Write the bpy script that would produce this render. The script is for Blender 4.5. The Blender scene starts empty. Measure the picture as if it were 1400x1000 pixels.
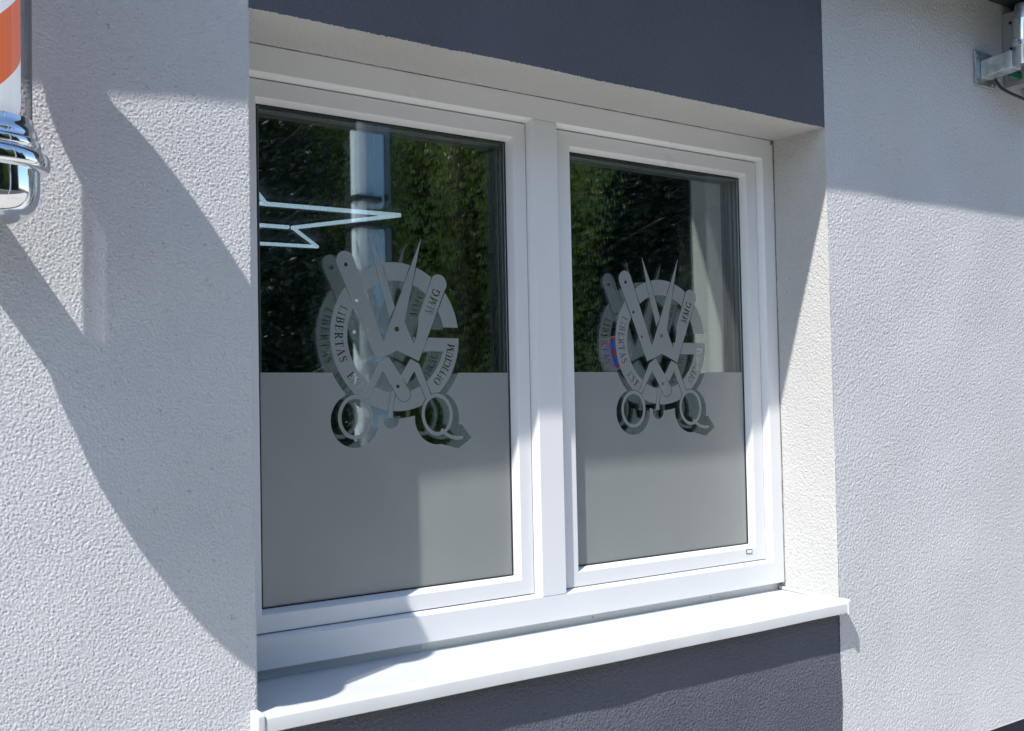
import bpy, bmesh, math, random
import numpy as np
from mathutils import Matrix, Vector

rng = np.random.default_rng(7)
random.seed(7)
sc = bpy.context.scene

# ---------------------------------------------------------------- camera
cam_d = bpy.data.cameras.new('camera')
cam = bpy.data.objects.new('camera', cam_d)
sc.collection.objects.link(cam)
F = Vector((0.60352, 0.79662, 0.03417)).normalized()
R = Vector((0.79734, -0.60320, -0.02021)); R = (R - R.dot(F) * F).normalized()
U = R.cross(F)
cam.matrix_world = Matrix(((R.x, U.x, -F.x, -0.82499), (R.y, U.y, -F.y, -1.83043), (R.z, U.z, -F.z, 0.81194), (0, 0, 0, 1)))
cam_d.sensor_width = 36.0
cam_d.lens = 1545.9 / 1400 * 36
cam_d.clip_start = 0.02
cam_d.clip_end = 500
sc.camera = cam

# ---------------------------------------------------------------- light
SUN = Vector((2.25, 1.0, -3.3)).normalized()      # the way sunlight travels
to_sun = -SUN
world = bpy.data.worlds.new('World')
sc.world = world
world.use_nodes = True
nt = world.node_tree
sky = nt.nodes.new('ShaderNodeTexSky')
sky.sky_type = 'NISHITA'
sky.sun_disc = False
sky.sun_elevation = math.asin(to_sun.z)
sky.sun_rotation = math.atan2(to_sun.x, to_sun.y)
sky.air_density = 1.0
sky.dust_density = 0.4
sky.ozone_density = 2.2
bg = nt.nodes['Background']
bg.inputs['Strength'].default_value = 0.122
nt.links.new(sky.outputs['Color'], bg.inputs['Color'])
sun_d = bpy.data.lights.new('sun', 'SUN')
sun_d.energy = 3.15
sun_d.angle = math.radians(0.5)
sun_d.color = (1.0, 0.965, 0.92)
sun = bpy.data.objects.new('sun', sun_d)
sc.collection.objects.link(sun)
sun.rotation_euler = to_sun.to_track_quat('Z', 'Y').to_euler()
sc.view_settings.view_transform = 'Standard'
sc.view_settings.look = 'None'
sc.view_settings.gamma = 1
sc.view_settings.use_curve_mapping = False
sc.view_settings.exposure = 1.07
sc.cycles.max_bounces = 10
sc.cycles.transparent_max_bounces = 24
sc.cycles.glossy_bounces = 6
sc.cycles.diffuse_bounces = 4
sc.cycles.caustics_reflective = False
sc.cycles.caustics_refractive = False
sc.cycles.sample_clamp_indirect = 6

# ---------------------------------------------------------------- dimensions (metres, window opening 1.6 wide; z=0 is 0.75 m above the ground)
W = 1.6
H = 1.5157
ZB = 0.3193
D = 0.173      # outer frame face
DS = 0.190     # sash face
DG = 0.210     # glass
GROUND = -0.75

# ---------------------------------------------------------------- helpers
def new_mat(name):
    m = bpy.data.materials.new(name); m.use_nodes = True
    return m, m.node_tree, m.node_tree.nodes['Principled BSDF']

def pmat(name, col, rough=0.5, metal=0.0, spec=0.5, noise=0.0, nscale=8.0, bump=0.0, bscale=60.0, rvar=0.0):
    m, t, b = new_mat(name)
    b.inputs['Base Color'].default_value = (*col, 1)
    b.inputs['Roughness'].default_value = rough
    b.inputs['Metallic'].default_value = metal
    b.inputs['Specular IOR Level'].default_value = spec
    tc = t.nodes.new('ShaderNodeTexCoord')
    if noise or rvar:
        n = t.nodes.new('ShaderNodeTexNoise'); n.inputs['Scale'].default_value = nscale; n.inputs['Detail'].default_value = 5
        t.links.new(tc.outputs['Object'], n.inputs['Vector'])
        if noise:
            mr = t.nodes.new('ShaderNodeMapRange')
            mr.inputs['From Min'].default_value = .3; mr.inputs['From Max'].default_value = .7
            mr.inputs['To Min'].default_value = 1 - noise; mr.inputs['To Max'].default_value = 1 + noise
            t.links.new(n.outputs['Fac'], mr.inputs['Value'])
            mx = t.nodes.new('ShaderNodeVectorMath'); mx.operation = 'SCALE'
            mx.inputs[0].default_value = col
            t.links.new(mr.outputs['Result'], mx.inputs['Scale'])
            t.links.new(mx.outputs['Vector'], b.inputs['Base Color'])
        if rvar:
            mr = t.nodes.new('ShaderNodeMapRange')
            mr.inputs['From Min'].default_value = .3; mr.inputs['From Max'].default_value = .7
            mr.inputs['To Min'].default_value = max(0, rough - rvar); mr.inputs['To Max'].default_value = rough + rvar
            t.links.new(n.outputs['Fac'], mr.inputs['Value'])
            t.links.new(mr.outputs['Result'], b.inputs['Roughness'])
    if bump:
        n2 = t.nodes.new('ShaderNodeTexNoise'); n2.inputs['Scale'].default_value = bscale; n2.inputs['Detail'].default_value = 4
        t.links.new(tc.outputs['Object'], n2.inputs['Vector'])
        bp = t.nodes.new('ShaderNodeBump'); bp.inputs['Strength'].default_value = 1.0; bp.inputs['Distance'].default_value = bump
        t.links.new(n2.outputs['Fac'], bp.inputs['Height'])
        t.links.new(bp.outputs['Normal'], b.inputs['Normal'])
    return m

def plaster(name, col, bump=0.0022, scale=230.0, pits=0.35, stain=0.05):
    """mineral render: fine grain relief, low-frequency tone, scattered dark pits"""
    m, t, b = new_mat(name)
    b.inputs['Roughness'].default_value = 0.92
    b.inputs['Specular IOR Level'].default_value = 0.2
    tc = t.nodes.new('ShaderNodeTexCoord')
    L = t.links.new
    n1 = t.nodes.new('ShaderNodeTexNoise'); n1.inputs['Scale'].default_value = scale; n1.inputs['Detail'].default_value = 3; n1.inputs['Roughness'].default_value = .55
    n1.inputs['Distortion'].default_value = .6
    L(tc.outputs['Object'], n1.inputs['Vector'])
    v = t.nodes.new('ShaderNodeTexVoronoi'); v.inputs['Scale'].default_value = scale * .55; v.feature = 'SMOOTH_F1'
    L(tc.outputs['Object'], v.inputs['Vector'])
    ad = t.nodes.new('ShaderNodeMath'); ad.operation = 'MULTIPLY_ADD'; ad.inputs[1].default_value = -.5
    L(v.outputs['Distance'], ad.inputs[0]); L(n1.outputs['Fac'], ad.inputs[2])
    bp = t.nodes.new('ShaderNodeBump'); bp.inputs['Strength'].default_value = 1; bp.inputs['Distance'].default_value = bump
    L(ad.outputs[0], bp.inputs['Height']); L(bp.outputs['Normal'], b.inputs['Normal'])
    # tone
    n2 = t.nodes.new('ShaderNodeTexNoise'); n2.inputs['Scale'].default_value = 2.2; n2.inputs['Detail'].default_value = 6
    L(tc.outputs['Object'], n2.inputs['Vector'])
    mr = t.nodes.new('ShaderNodeMapRange'); mr.inputs['From Min'].default_value = .3; mr.inputs['From Max'].default_value = .7
    mr.inputs['To Min'].default_value = 1 - stain; mr.inputs['To Max'].default_value = 1 + stain
    L(n2.outputs['Fac'], mr.inputs['Value'])
    n3 = t.nodes.new('ShaderNodeTexNoise'); n3.inputs['Scale'].default_value = 125; n3.inputs['Detail'].default_value = 4; n3.inputs['Distortion'].default_value = 1.2
    L(tc.outputs['Object'], n3.inputs['Vector'])
    cr = t.nodes.new('ShaderNodeMapRange'); cr.inputs['From Min'].default_value = .64; cr.inputs['From Max'].default_value = .74
    cr.inputs['To Min'].default_value = 1; cr.inputs['To Max'].default_value = 1 - pits
    L(n3.outputs['Fac'], cr.inputs['Value'])
    mu = t.nodes.new('ShaderNodeMath'); mu.operation = 'MULTIPLY'
    L(mr.outputs[0], mu.inputs[0]); L(cr.outputs[0], mu.inputs[1])
    mx = t.nodes.new('ShaderNodeVectorMath'); mx.operation = 'SCALE'; mx.inputs[0].default_value = col
    L(mu.outputs[0], mx.inputs['Scale']); L(mx.outputs['Vector'], b.inputs['Base Color'])
    return m

def glass_mat(name, f0=0.04, tint=(.95, .97, .965), edge=0.0):
    """thin pane: mirror share rises with the angle, the rest goes straight through"""
    m, t, b = new_mat(name)
    t.nodes.remove(b)
    L = t.links.new
    out = t.nodes['Material Output']
    g = t.nodes.new('ShaderNodeNewGeometry')
    dt = t.nodes.new('ShaderNodeVectorMath'); dt.operation = 'DOT_PRODUCT'
    L(g.outputs['Incoming'], dt.inputs[0]); L(g.outputs['Normal'], dt.inputs[1])
    ab = t.nodes.new('ShaderNodeMath'); ab.operation = 'ABSOLUTE'; L(dt.outputs['Value'], ab.inputs[0])
    su = t.nodes.new('ShaderNodeMath'); su.operation = 'SUBTRACT'; su.inputs[0].default_value = 1; L(ab.outputs[0], su.inputs[1])
    pw = t.nodes.new('ShaderNodeMath'); pw.operation = 'POWER'; pw.inputs[1].default_value = 5; L(su.outputs[0], pw.inputs[0])
    ma = t.nodes.new('ShaderNodeMath'); ma.operation = 'MULTIPLY_ADD'; ma.inputs[1].default_value = 1 - f0; ma.inputs[2].default_value = f0
    L(pw.outputs[0], ma.inputs[0])
    tr = t.nodes.new('ShaderNodeBsdfTransparent'); tr.inputs['Color'].default_value = (*tint, 1)
    if edge:
        sq = t.nodes.new('ShaderNodeMath'); sq.operation = 'POWER'; sq.inputs[1].default_value = 2; L(su.outputs[0], sq.inputs[0])
        p2 = t.nodes.new('ShaderNodeMath'); p2.operation = 'MULTIPLY_ADD'; p2.inputs[1].default_value = -edge; p2.inputs[2].default_value = 1; p2.use_clamp = True; L(sq.outputs[0], p2.inputs[0])
        sc2 = t.nodes.new('ShaderNodeVectorMath'); sc2.operation = 'SCALE'; sc2.inputs[0].default_value = tint
        L(p2.outputs[0], sc2.inputs['Scale']); L(sc2.outputs['Vector'], tr.inputs['Color'])
    gl = t.nodes.new('ShaderNodeBsdfGlossy'); gl.inputs['Roughness'].default_value = 0.0
    gl.inputs['Color'].default_value = (.96, 1.0, .99, 1)
    mix = t.nodes.new('ShaderNodeMixShader')
    L(ma.outputs[0], mix.inputs['Fac']); L(tr.outputs[0], mix.inputs[1]); L(gl.outputs[0], mix.inputs[2])
    L(mix.outputs[0], out.inputs['Surface'])
    return m

def film_mat():
    m, t, b = new_mat('frosted_film')
    t.nodes.remove(b); L = t.links.new
    out = t.nodes['Material Output']
    df = t.nodes.new('ShaderNodeBsdfDiffuse')
    tl = t.nodes.new('ShaderNodeBsdfTranslucent'); tl.inputs['Color'].default_value = (.90, .93, .92, 1)
    tc = t.nodes.new('ShaderNodeTexCoord')
    n = t.nodes.new('ShaderNodeTexNoise'); n.inputs['Scale'].default_value = 7; n.inputs['Detail'].default_value = 8; n.inputs['Roughness'].default_value = .6; n.inputs['Distortion'].default_value = .8
    L(tc.outputs['Object'], n.inputs['Vector'])
    mr = t.nodes.new('ShaderNodeMapRange'); mr.inputs['From Min'].default_value = .3; mr.inputs['From Max'].default_value = .75
    mr.inputs['To Min'].default_value = .92; mr.inputs['To Max'].default_value = 1.06
    L(n.outputs['Fac'], mr.inputs['Value'])
    s = t.nodes.new('ShaderNodeVectorMath'); s.operation = 'SCALE'; s.inputs[0].default_value = (.47, .51, .50)
    L(mr.outputs[0], s.inputs['Scale']); L(s.outputs['Vector'], df.inputs['Color'])
    mix = t.nodes.new('ShaderNodeMixShader'); mix.inputs['Fac'].default_value = .5
    L(df.outputs[0], mix.inputs[1]); L(tl.outputs[0], mix.inputs[2])
    gl = t.nodes.new('ShaderNodeBsdfGlossy'); gl.inputs['Roughness'].default_value = .42; gl.inputs['Color'].default_value = (1, 1, 1, 1)
    m2 = t.nodes.new('ShaderNodeMixShader'); m2.inputs['Fac'].default_value = .15
    L(mix.outputs[0], m2.inputs[1]); L(gl.outputs[0], m2.inputs[2])
    L(m2.outputs[0], out.inputs['Surface'])
    return m

M = dict(
    light=plaster('light_grey_render', (.58, .588, .602), bump=.0015, scale=330, stain=.06),
    reveal=plaster('pale_reveal_render', (.505, .502, .488), bump=.0024, scale=270, pits=.4, stain=.05),
    dark=plaster('anthracite_render', (.115, .124, .150), bump=.0024, scale=300, pits=.35, stain=.08),
    masonry=pmat('masonry', (.4, .38, .36), .9),
    plinth=plaster('plinth_render', (.05, .055, .07), bump=.0015),
    pvc=pmat('white_pvc', (.74, .75, .76), .32, spec=.5, noise=.012, nscale=4, rvar=.05),
    pvc_strip=pmat('grey_connection_profile', (.62, .64, .65), .45, noise=.04, nscale=12),
    sill=pmat('white_powder_coated_aluminium', (.55, .57, .575), .4, spec=.5, noise=.06, nscale=7, rvar=.06),
    gasket=pmat('black_gasket', (.012, .012, .014), .5),
    spacer=pmat('spacer_metal', (.2, .21, .22), .35, metal=.8),
    glass=glass_mat('window_glass', .05),
    coated=glass_mat('coated_window_glass', .30, tint=(.88, .93, .92)),
    tube=glass_mat('acrylic_tube', .05, tint=(.97, .98, 1.0), edge=1.1),
    film=film_mat(),
    chrome=pmat('polished_chrome', (.72, .74, .77), .07, metal=1, rvar=.03, nscale=20),
    chrome_dark=pmat('chrome_groove', (.25, .26, .28), .25, metal=1),
    galv=pmat('galvanised_steel', (.50, .54, .56), .38, metal=.85, noise=.18, nscale=45, rvar=.1),
    galv_tube=pmat('bright_zinc_tube', (.66, .70, .73), .22, metal=1, noise=.08, nscale=30),
    greybox=pmat('grey_housing', (.27, .29, .33), .55, noise=.05),
    black=pmat('black_rubber', (.01, .01, .012), .45),
    green=pmat('green_label', (.01, .13, .055), .5),
    white=pmat('white_paint', (.8, .8, .8), .4),
    screw=pmat('steel_screw', (.4, .4, .42), .3, metal=1),
    soffit=pmat('dark_eave_board', (.035, .037, .045), .6, noise=.1),
    gutter=pmat('grey_gutter', (.1, .1, .11), .4, metal=.5),
    rail=pmat('aluminium_base_rail', (.7, .71, .72), .4, metal=.6),
    interior=pmat('dark_interior_wall', (.045, .045, .05), .8),
    floor=pmat('interior_floor', (.10, .09, .08), .5, noise=.15),
    asphalt=pmat('asphalt', (.055, .055, .058), .9, noise=.2, nscale=30, bump=.004, bscale=120),
    paving=pmat('concrete_paving', (.50, .475, .43), .85, noise=.1, nscale=6, bump=.001, bscale=150),
    lawn=pmat('lawn', (.06, .11, .03), .9, noise=.35, nscale=25, bump=.03, bscale=60),
    bark=pmat('bark', (.09, .07, .055), .9, noise=.3, nscale=20, bump=.01, bscale=30),
    post=pmat('painted_post', (.74, .77, .8), .35, metal=.1, noise=.05),
    panel=pmat('pale_blue_panel', (.50, .70, .84), .25, noise=.03),
    clampm=pmat('dark_clamp', (.06, .065, .07), .4, metal=.6),
    sred=pmat('sign_red', (.62, .015, .02), .4),
    sblue=pmat('sign_blue', (.01, .10, .62), .4),
    badge_dark=pmat('badge_dark', (.05, .06, .08), .4),
)

def led_mat():
    m, t, b = new_mat('led_tube')
    b.inputs['Base Color'].default_value = (.8, .85, .9, 1)
    b.inputs['Emission Color'].default_value = (.62, .78, 1, 1)
    b.inputs['Emission Strength'].default_value = 0.55
    return m
M['led'] = led_mat()

def stripes():
    m, t, b = new_mat('red_and_white_helix'); L = t.links.new
    b.inputs['Roughness'].default_value = .45
    tc = t.nodes.new('ShaderNodeTexCoord')
    sx = t.nodes.new('ShaderNodeSeparateXYZ'); L(tc.outputs['Object'], sx.inputs[0])
    at = t.nodes.new('ShaderNodeMath'); at.operation = 'ARCTAN2'; L(sx.outputs['Y'], at.inputs[0]); L(sx.outputs['X'], at.inputs[1])
    dv = t.nodes.new('ShaderNodeMath'); dv.operation = 'DIVIDE'; dv.inputs[1].default_value = math.pi; L(at.outputs[0], dv.inputs[0])
    zz = t.nodes.new('ShaderNodeMath'); zz.operation = 'DIVIDE'; zz.inputs[1].default_value = .166; L(sx.outputs['Z'], zz.inputs[0])
    sb = t.nodes.new('ShaderNodeMath'); sb.operation = 'SUBTRACT'; L(zz.outputs[0], sb.inputs[0]); L(dv.outputs[0], sb.inputs[1])
    ad = t.nodes.new('ShaderNodeMath'); ad.operation = 'ADD'; ad.inputs[1].default_value = STRIPE_SHIFT; L(sb.outputs[0], ad.inputs[0])
    fr = t.nodes.new('ShaderNodeMath'); fr.operation = 'FRACT'; L(ad.outputs[0], fr.inputs[0])
    r = t.nodes.new('ShaderNodeValToRGB'); r.color_ramp.interpolation = 'CONSTANT'
    r.color_ramp.elements[0].position = 0; r.color_ramp.elements[0].color = (.72, .15, .05, 1)
    r.color_ramp.elements[1].position = .58; r.color_ramp.elements[1].color = (.80, .80, .82, 1)
    L(fr.outputs[0], r.inputs[0]); L(r.outputs[0], b.inputs['Base Color'])
    L(r.outputs[0], b.inputs['Emission Color']); b.inputs['Emission Strength'].default_value = .22   # faint glow added to brighten the stripes, pole assumed lit
    return m
STRIPE_SHIFT = 0.25
M['stripe'] = stripes()

def leaf_mat(name, col, trans):
    m, t, b = new_mat(name); L = t.links.new
    t.nodes.remove(b)
    out = t.nodes['Material Output']
    tc = t.nodes.new('ShaderNodeTexCoord')
    n = t.nodes.new('ShaderNodeTexNoise'); n.inputs['Scale'].default_value = 2.5; n.inputs['Detail'].default_value = 6
    L(tc.outputs['Object'], n.inputs['Vector'])
    r = t.nodes.new('ShaderNodeValToRGB')
    r.color_ramp.elements[0].position = .3; r.color_ramp.elements[0].color = (*[c * .55 for c in col], 1)
    r.color_ramp.elements[1].position = .7; r.color_ramp.elements[1].color = (*[c * 1.4 for c in col], 1)
    L(n.outputs['Fac'], r.inputs[0])
    df = t.nodes.new('ShaderNodeBsdfDiffuse'); L(r.outputs[0], df.inputs['Color'])
    tl = t.nodes.new('ShaderNodeBsdfTranslucent'); tl.inputs['Color'].default_value = (*trans, 1)
    gl = t.nodes.new('ShaderNodeBsdfGlossy'); gl.inputs['Roughness'].default_value = .4
    mx = t.nodes.new('ShaderNodeMixShader'); mx.inputs['Fac'].default_value = .35
    L(df.outputs[0], mx.inputs[1]); L(tl.outputs[0], mx.inputs[2])
    m2 = t.nodes.new('ShaderNodeMixShader'); m2.inputs['Fac'].default_value = .05
    L(mx.outputs[0], m2.inputs[1]); L(gl.outputs[0], m2.inputs[2])
    L(m2.outputs[0], out.inputs['Surface'])
    return m
M['leaf_dark'] = leaf_mat('dark_conifer_leaf', (.017, .036, .020), (.022, .058, .02))
M['leaf_mid'] = leaf_mat('mid_green_leaf', (.035, .065, .027), (.07, .135, .035))
M['leaf_yellow'] = leaf_mat('yellow_green_leaf', (.17, .22, .055), (.50, .58, .10))

def link(o, parent=None):
    sc.collection.objects.link(o)
    if parent is not None: o.parent = parent
    return o
def thing(name, label, cat, loc=(0, 0, 0), group=None):
    o = bpy.data.objects.new(name, None); o.location = loc; o.empty_display_size = .1
    link(o); o['label'] = label; o['category'] = cat
    if group: o['group'] = group
    return o
def tag(o, label, cat, group=None):
    o['label'] = label; o['category'] = cat
    if group: o['group'] = group
    return o
def mesh_obj(name, verts, faces, mat, parent=None, smooth=False, bevel=0.0, seg=2):
    me = bpy.data.meshes.new(name)
    me.from_pydata([tuple(v) for v in verts], [], faces)
    bm = bmesh.new(); bm.from_mesh(me)
    bmesh.ops.recalc_face_normals(bm, faces=bm.faces); bm.to_mesh(me); bm.free()
    me.materials.append(mat)
    o = bpy.data.objects.new(name, me); link(o, parent)
    if smooth:
        for p in me.polygons: p.use_smooth = True
    if bevel:
        md = o.modifiers.new('bevel', 'BEVEL'); md.width = bevel; md.segments = seg; md.limit_method = 'ANGLE'; md.angle_limit = math.radians(30)
        for p in me.polygons: p.use_smooth = True
        md2 = o.modifiers.new('wn', 'WEIGHTED_NORMAL')
    return o
def box_vf(x0, x1, y0, y1, z0, z1):
    v = [(x, y, z) for z in (z0, z1) for y in (y0, y1) for x in (x0, x1)]
    f = [(0, 1, 3, 2), (4, 5, 7, 6), (0, 1, 5, 4), (2, 3, 7, 6), (0, 2, 6, 4), (1, 3, 7, 5)]
    return v, f
def box(name, x0, x1, y0, y1, z0, z1, mat, parent=None, bevel=0.0, seg=2):
    v, f = box_vf(x0, x1, y0, y1, z0, z1)
    return mesh_obj(name, v, f, mat, parent, bevel=bevel, seg=seg)
def boxes(name, lst, mat, parent=None, bevel=0.0):
    V, Fc = [], []
    for b in lst:
        v, f = box_vf(*b); n = len(V); V += v; Fc += [tuple(i + n for i in q) for q in f]
    return mesh_obj(name, V, Fc, mat, parent, bevel=bevel)
def lathe(name, prof, mat, parent=None, seg=64, loc=(0, 0, 0), sharp=None):
    """prof: (radius, z) list; revolved about z"""
    V, Fc = [], []
    n = len(prof)
    for i in range(seg):
        a = 2 * math.pi * i / seg
        for r, z in prof: V.append((loc[0] + r * math.cos(a), loc[1] + r * math.sin(a), loc[2] + z))
    for i in range(seg):
        j = (i + 1) % seg
        for k in range(n - 1): Fc.append((i * n + k, j * n + k, j * n + k + 1, i * n + k + 1))
    me = bpy.data.meshes.new(name); me.from_pydata(V, [], Fc)
    bm = bmesh.new(); bm.from_mesh(me)
    bmesh.ops.remove_doubles(bm, verts=bm.verts, dist=1e-6)
    bmesh.ops.recalc_face_normals(bm, faces=bm.faces); bm.to_mesh(me); bm.free()
    me.materials.append(mat)
    for p in me.polygons: p.use_smooth = True
    me.set_sharp_from_angle(angle=math.radians(38))
    return link(bpy.data.objects.new(name, me), parent)
def tube(name, pts, r, mat, parent=None, seg=16, caps=True):
    V, Fc = [], []
    pts = [Vector(p) for p in pts]
    for i, p in enumerate(pts):
        t = (pts[min(i + 1, len(pts) - 1)] - pts[max(i - 1, 0)]).normalized()
        a = t.cross(Vector((0, 0, 1)) if abs(t.z) < .9 else Vector((1, 0, 0))).normalized(); b = t.cross(a)
        for k in range(seg):
            th = 2 * math.pi * k / seg
            V.append(p + (a * math.cos(th) + b * math.sin(th)) * (r[i] if isinstance(r, (list, tuple)) else r))
    for i in range(len(pts) - 1):
        for k in range(seg):
            l = (k + 1) % seg
            Fc.append((i * seg + k, i * seg + l, (i + 1) * seg + l, (i + 1) * seg + k))
    if caps:
        Fc.append(tuple(range(seg))); Fc.append(tuple(range((len(pts) - 1) * seg, len(pts) * seg)))
    o = mesh_obj(name, V, Fc, mat, parent)
    for p in o.data.polygons: p.use_smooth = True
    o.data.set_sharp_from_angle(angle=math.radians(40))
    return o
def ring(name, levels, mat, parent=None, close=True, bevel=0.0):
    """levels: (x0,x1,z0,z1,y) rectangles joined into a mitred frame"""
    V, Fc = [], []
    for x0, x1, z0, z1, y in levels: V += [(x0, y, z0), (x1, y, z0), (x1, y, z1), (x0, y, z1)]
    n = len(levels)
    for i in range(n if close else n - 1):
        j = (i + 1) % n
        for k in range(4):
            l = (k + 1) % 4
            Fc.append((i * 4 + k, i * 4 + l, j * 4 + l, j * 4 + k))
    return mesh_obj(name, V, Fc, mat, parent, bevel=bevel)
def inset(r, d): return (r[0] + d, r[1] - d, r[2] + d, r[3] - d)

# ---------------------------------------------------------------- relief field for the render
def field(n, s_lo, s_hi, seed):
    g = np.random.default_rng(seed).standard_normal((n, n))
    k = np.fft.fftfreq(n)[:, None] ** 2 + np.fft.fftfreq(n)[None, :] ** 2
    f = np.fft.fft2(g) * (np.exp(-2 * math.pi ** 2 * s_lo ** 2 * k) - np.exp(-2 * math.pi ** 2 * s_hi ** 2 * k))
    o = np.fft.ifft2(f).real
    return o / o.std()
CELL = .0018
FINE = .9 * field(1400, .58, 1.7, 1) + .4 * field(1400, .9, 2.6, 5)
WAVE = field(1400, 30, 120, 2)      # broad unevenness
def relief(u, v, amp=.00036, wave=.0004, cell=CELL):
    def samp(T):
        a = np.mod(u / cell, 1400); b = np.mod(v / cell, 1400)
        i = a.astype(int) % 1400; j = b.astype(int) % 1400; fa = a - np.floor(a); fb = b - np.floor(b)
        i2 = (i + 1) % 1400; j2 = (j + 1) % 1400
        return T[i, j] * (1 - fa) * (1 - fb) + T[i2, j] * fa * (1 - fb) + T[i, j2] * (1 - fa) * fb + T[i2, j2] * fa * fb
    return np.clip(samp(FINE), -2.2, 2.2) * amp + samp(WAVE) * wave
def coords(a, f0, f1, b, fine=CELL, coarse=.05):
    parts = []
    if f0 - a > 1e-6: parts.append(np.linspace(a, f0, max(2, int((f0 - a) / coarse) + 1))[:-1])
    parts.append(np.linspace(f0, f1, int(round((f1 - f0) / fine)) + 1))
    if b - f1 > 1e-6: parts.append(np.linspace(f1, b, max(2, int((b - f1) / coarse) + 1))[1:])
    return np.concatenate(parts)
def sheet(name, P, mat, parent, flip=False):
    """P: (n,m,3) grid of points -> one mesh"""
    n, m, _ = P.shape
    idx = np.arange(n * m).reshape(n, m)
    q = np.stack([idx[:-1, :-1], idx[1:, :-1], idx[1:, 1:], idx[:-1, 1:]], -1).reshape(-1, 4)
    if flip: q = q[:, ::-1]
    me = bpy.data.meshes.new(name)
    me.vertices.add(n * m); me.vertices.foreach_set('co', P.reshape(-1).astype(np.float32))
    me.loops.add(q.size); me.loops.foreach_set('vertex_index', q.reshape(-1).astype(np.int32))
    me.polygons.add(len(q)); me.polygons.foreach_set('loop_start', np.arange(0, q.size, 4, dtype=np.int32))
    me.polygons.foreach_set('use_smooth', np.ones(len(q), bool))
    me.update(calc_edges=True); me.materials.append(mat)
    return link(bpy.data.objects.new(name, me), parent)
def profile_sheet(name, path, along, axis, seed_off, mat, parent, amp, amps=None, flip=False, cell=CELL, wave=.0004):
    """path: (k,2) points + (k,2) normals + arclength in the plane across `axis`; along: coordinates on that axis"""
    pts, nrm, s = path
    A, S = np.meshgrid(along, s, indexing='ij')
    d = relief(A + seed_off, S + seed_off * .37, amp, wave, cell)
    if amps is not None: d = d * amps[None, :]
    X = pts[None, :, 0] + nrm[None, :, 0] * d; Y = pts[None, :, 1] + nrm[None, :, 1] * d
    if axis == 'z': P = np.stack([X, Y, np.broadcast_to(A, X.shape)], -1)
    else: P = np.stack([np.broadcast_to(A, X.shape), Y, X], -1)   # path in (z, y)
    return sheet(name, P, mat, parent, flip)
def make_path(corners, fines, rad=.004, fine=None):
    """corner polyline in 2D with rounded corners; fines: (start fine, end fine) per leg or None"""
    pts = []
    C_ = [np.array(c, float) for c in corners]
    for i in range(len(C_) - 1):
        a, b = C_[i].copy(), C_[i + 1].copy(); u = (b - a) / np.linalg.norm(b - a)
        if i > 0: a = a + u * rad
        if i < len(C_) - 2: b = b - u * rad
        L_ = np.linalg.norm(b - a)
        f = fines[i]
        t = coords(0, f[0], min(f[1], L_), L_, fine=fine or .0024) if f else np.linspace(0, L_, max(2, int(L_ / .05)))
        pts += [a + u * k for k in t]
        if i < len(C_) - 2:
            c = C_[i + 1]; u2 = (C_[i + 2] - c); u2 /= np.linalg.norm(u2); e = c + u2 * rad
            for w in (.33, .67): pts.append(b * (1 - w) ** 2 + c * 2 * w * (1 - w) + e * w ** 2)
    pts = np.array(pts)
    tg = np.gradient(pts, axis=0); tg /= np.linalg.norm(tg, axis=1)[:, None]
    nr = np.stack([-tg[:, 1], tg[:, 0]], 1)
    s = np.concatenate([[0], np.cumsum(np.linalg.norm(np.diff(pts, axis=0), axis=1))])
    return pts, nr, s

# ================================================================ THE HOUSE
EAVE_Z = 2.015
house = thing('house', 'light grey rendered house wall with dark panels above and below its window', 'house', (0, 0, GROUND))
def H_(o): o.location = (0, 0, -GROUND); return o

# left wall sheet with its return into the opening: path runs right to left so the normal faces -y
CELL_L = .0014
p = make_path([(0.0, .20), (0.0, 0.0), (-3.2, 0.0)], [(0.17, .2), (0.0, .50)], fine=CELL_L)
amps = np.ones(len(p[2])); amps[p[2] < .19] = .5
zz = coords(GROUND, .24, 1.52, 2.2, fine=CELL_L)
H_(profile_sheet('light_wall', (p[0], -p[1], p[2]), zz, 'z', .3, M['light'], house, .00035, amps, cell=CELL_L))
# right wall: plinth below the rail line
CELL_M = .0024
p = make_path([(1.6, 0.0), (4.6, 0.0)], [(0.0, 1.05)])
zz = coords(-.165, -.165, 2.06, 2.2, fine=CELL_M)
pp = (p[0], np.tile([[0., -1.]], (len(p[0]), 1)), p[2])
H_(profile_sheet('light_wall', pp, zz, 'z', 1.9, M['light'], house, .00040, cell=.0024, wave=.0007))
# right reveal (pale)
yy = coords(0, 0, .2, .2)
zz = coords(.25, .25, H, H, fine=.0022)
A, S = np.meshgrid(zz, yy, indexing='ij'); d = relief(A + .9, S + .2, .00042, .0005)
d = d * np.minimum(1, (S) / .004)
H_(sheet('window_reveal', np.stack([1.6 - d, S, A], -1), M['reveal'], house))
# soffit of the opening and the dark panel above it
xx = coords(-.01, 0, 1.6, 1.61)
xx = xx[(xx > -.002) & (xx < 1.6021)]
A, S = np.meshgrid(xx, yy, indexing='ij'); d = relief(A + 5, S + 7, .00035, .0003)
edge = relief(xx + 5, xx * 0 + 7, .0007, .0006)
w = np.clip(1 - S / .008, 0, 1)
Zs = H - d * (1 - w) + w * edge[:, None]
H_(sheet('window_soffit', np.stack([A, S + .0008, Zs], -1), M['reveal'], house))
zs = coords(H, H, 1.86, 2.2, fine=.0032)
A, S = np.meshgrid(xx, zs, indexing='ij'); d = relief(A + 3.3, S + .7, .0003, .0004)
w = np.clip(1 - (S - H) / .012, 0, 1)
H_(sheet('dark_panel', np.stack([A, .0008 - d * (1 - w), S + w * edge[:, None]], -1), M['dark'], house))
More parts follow.
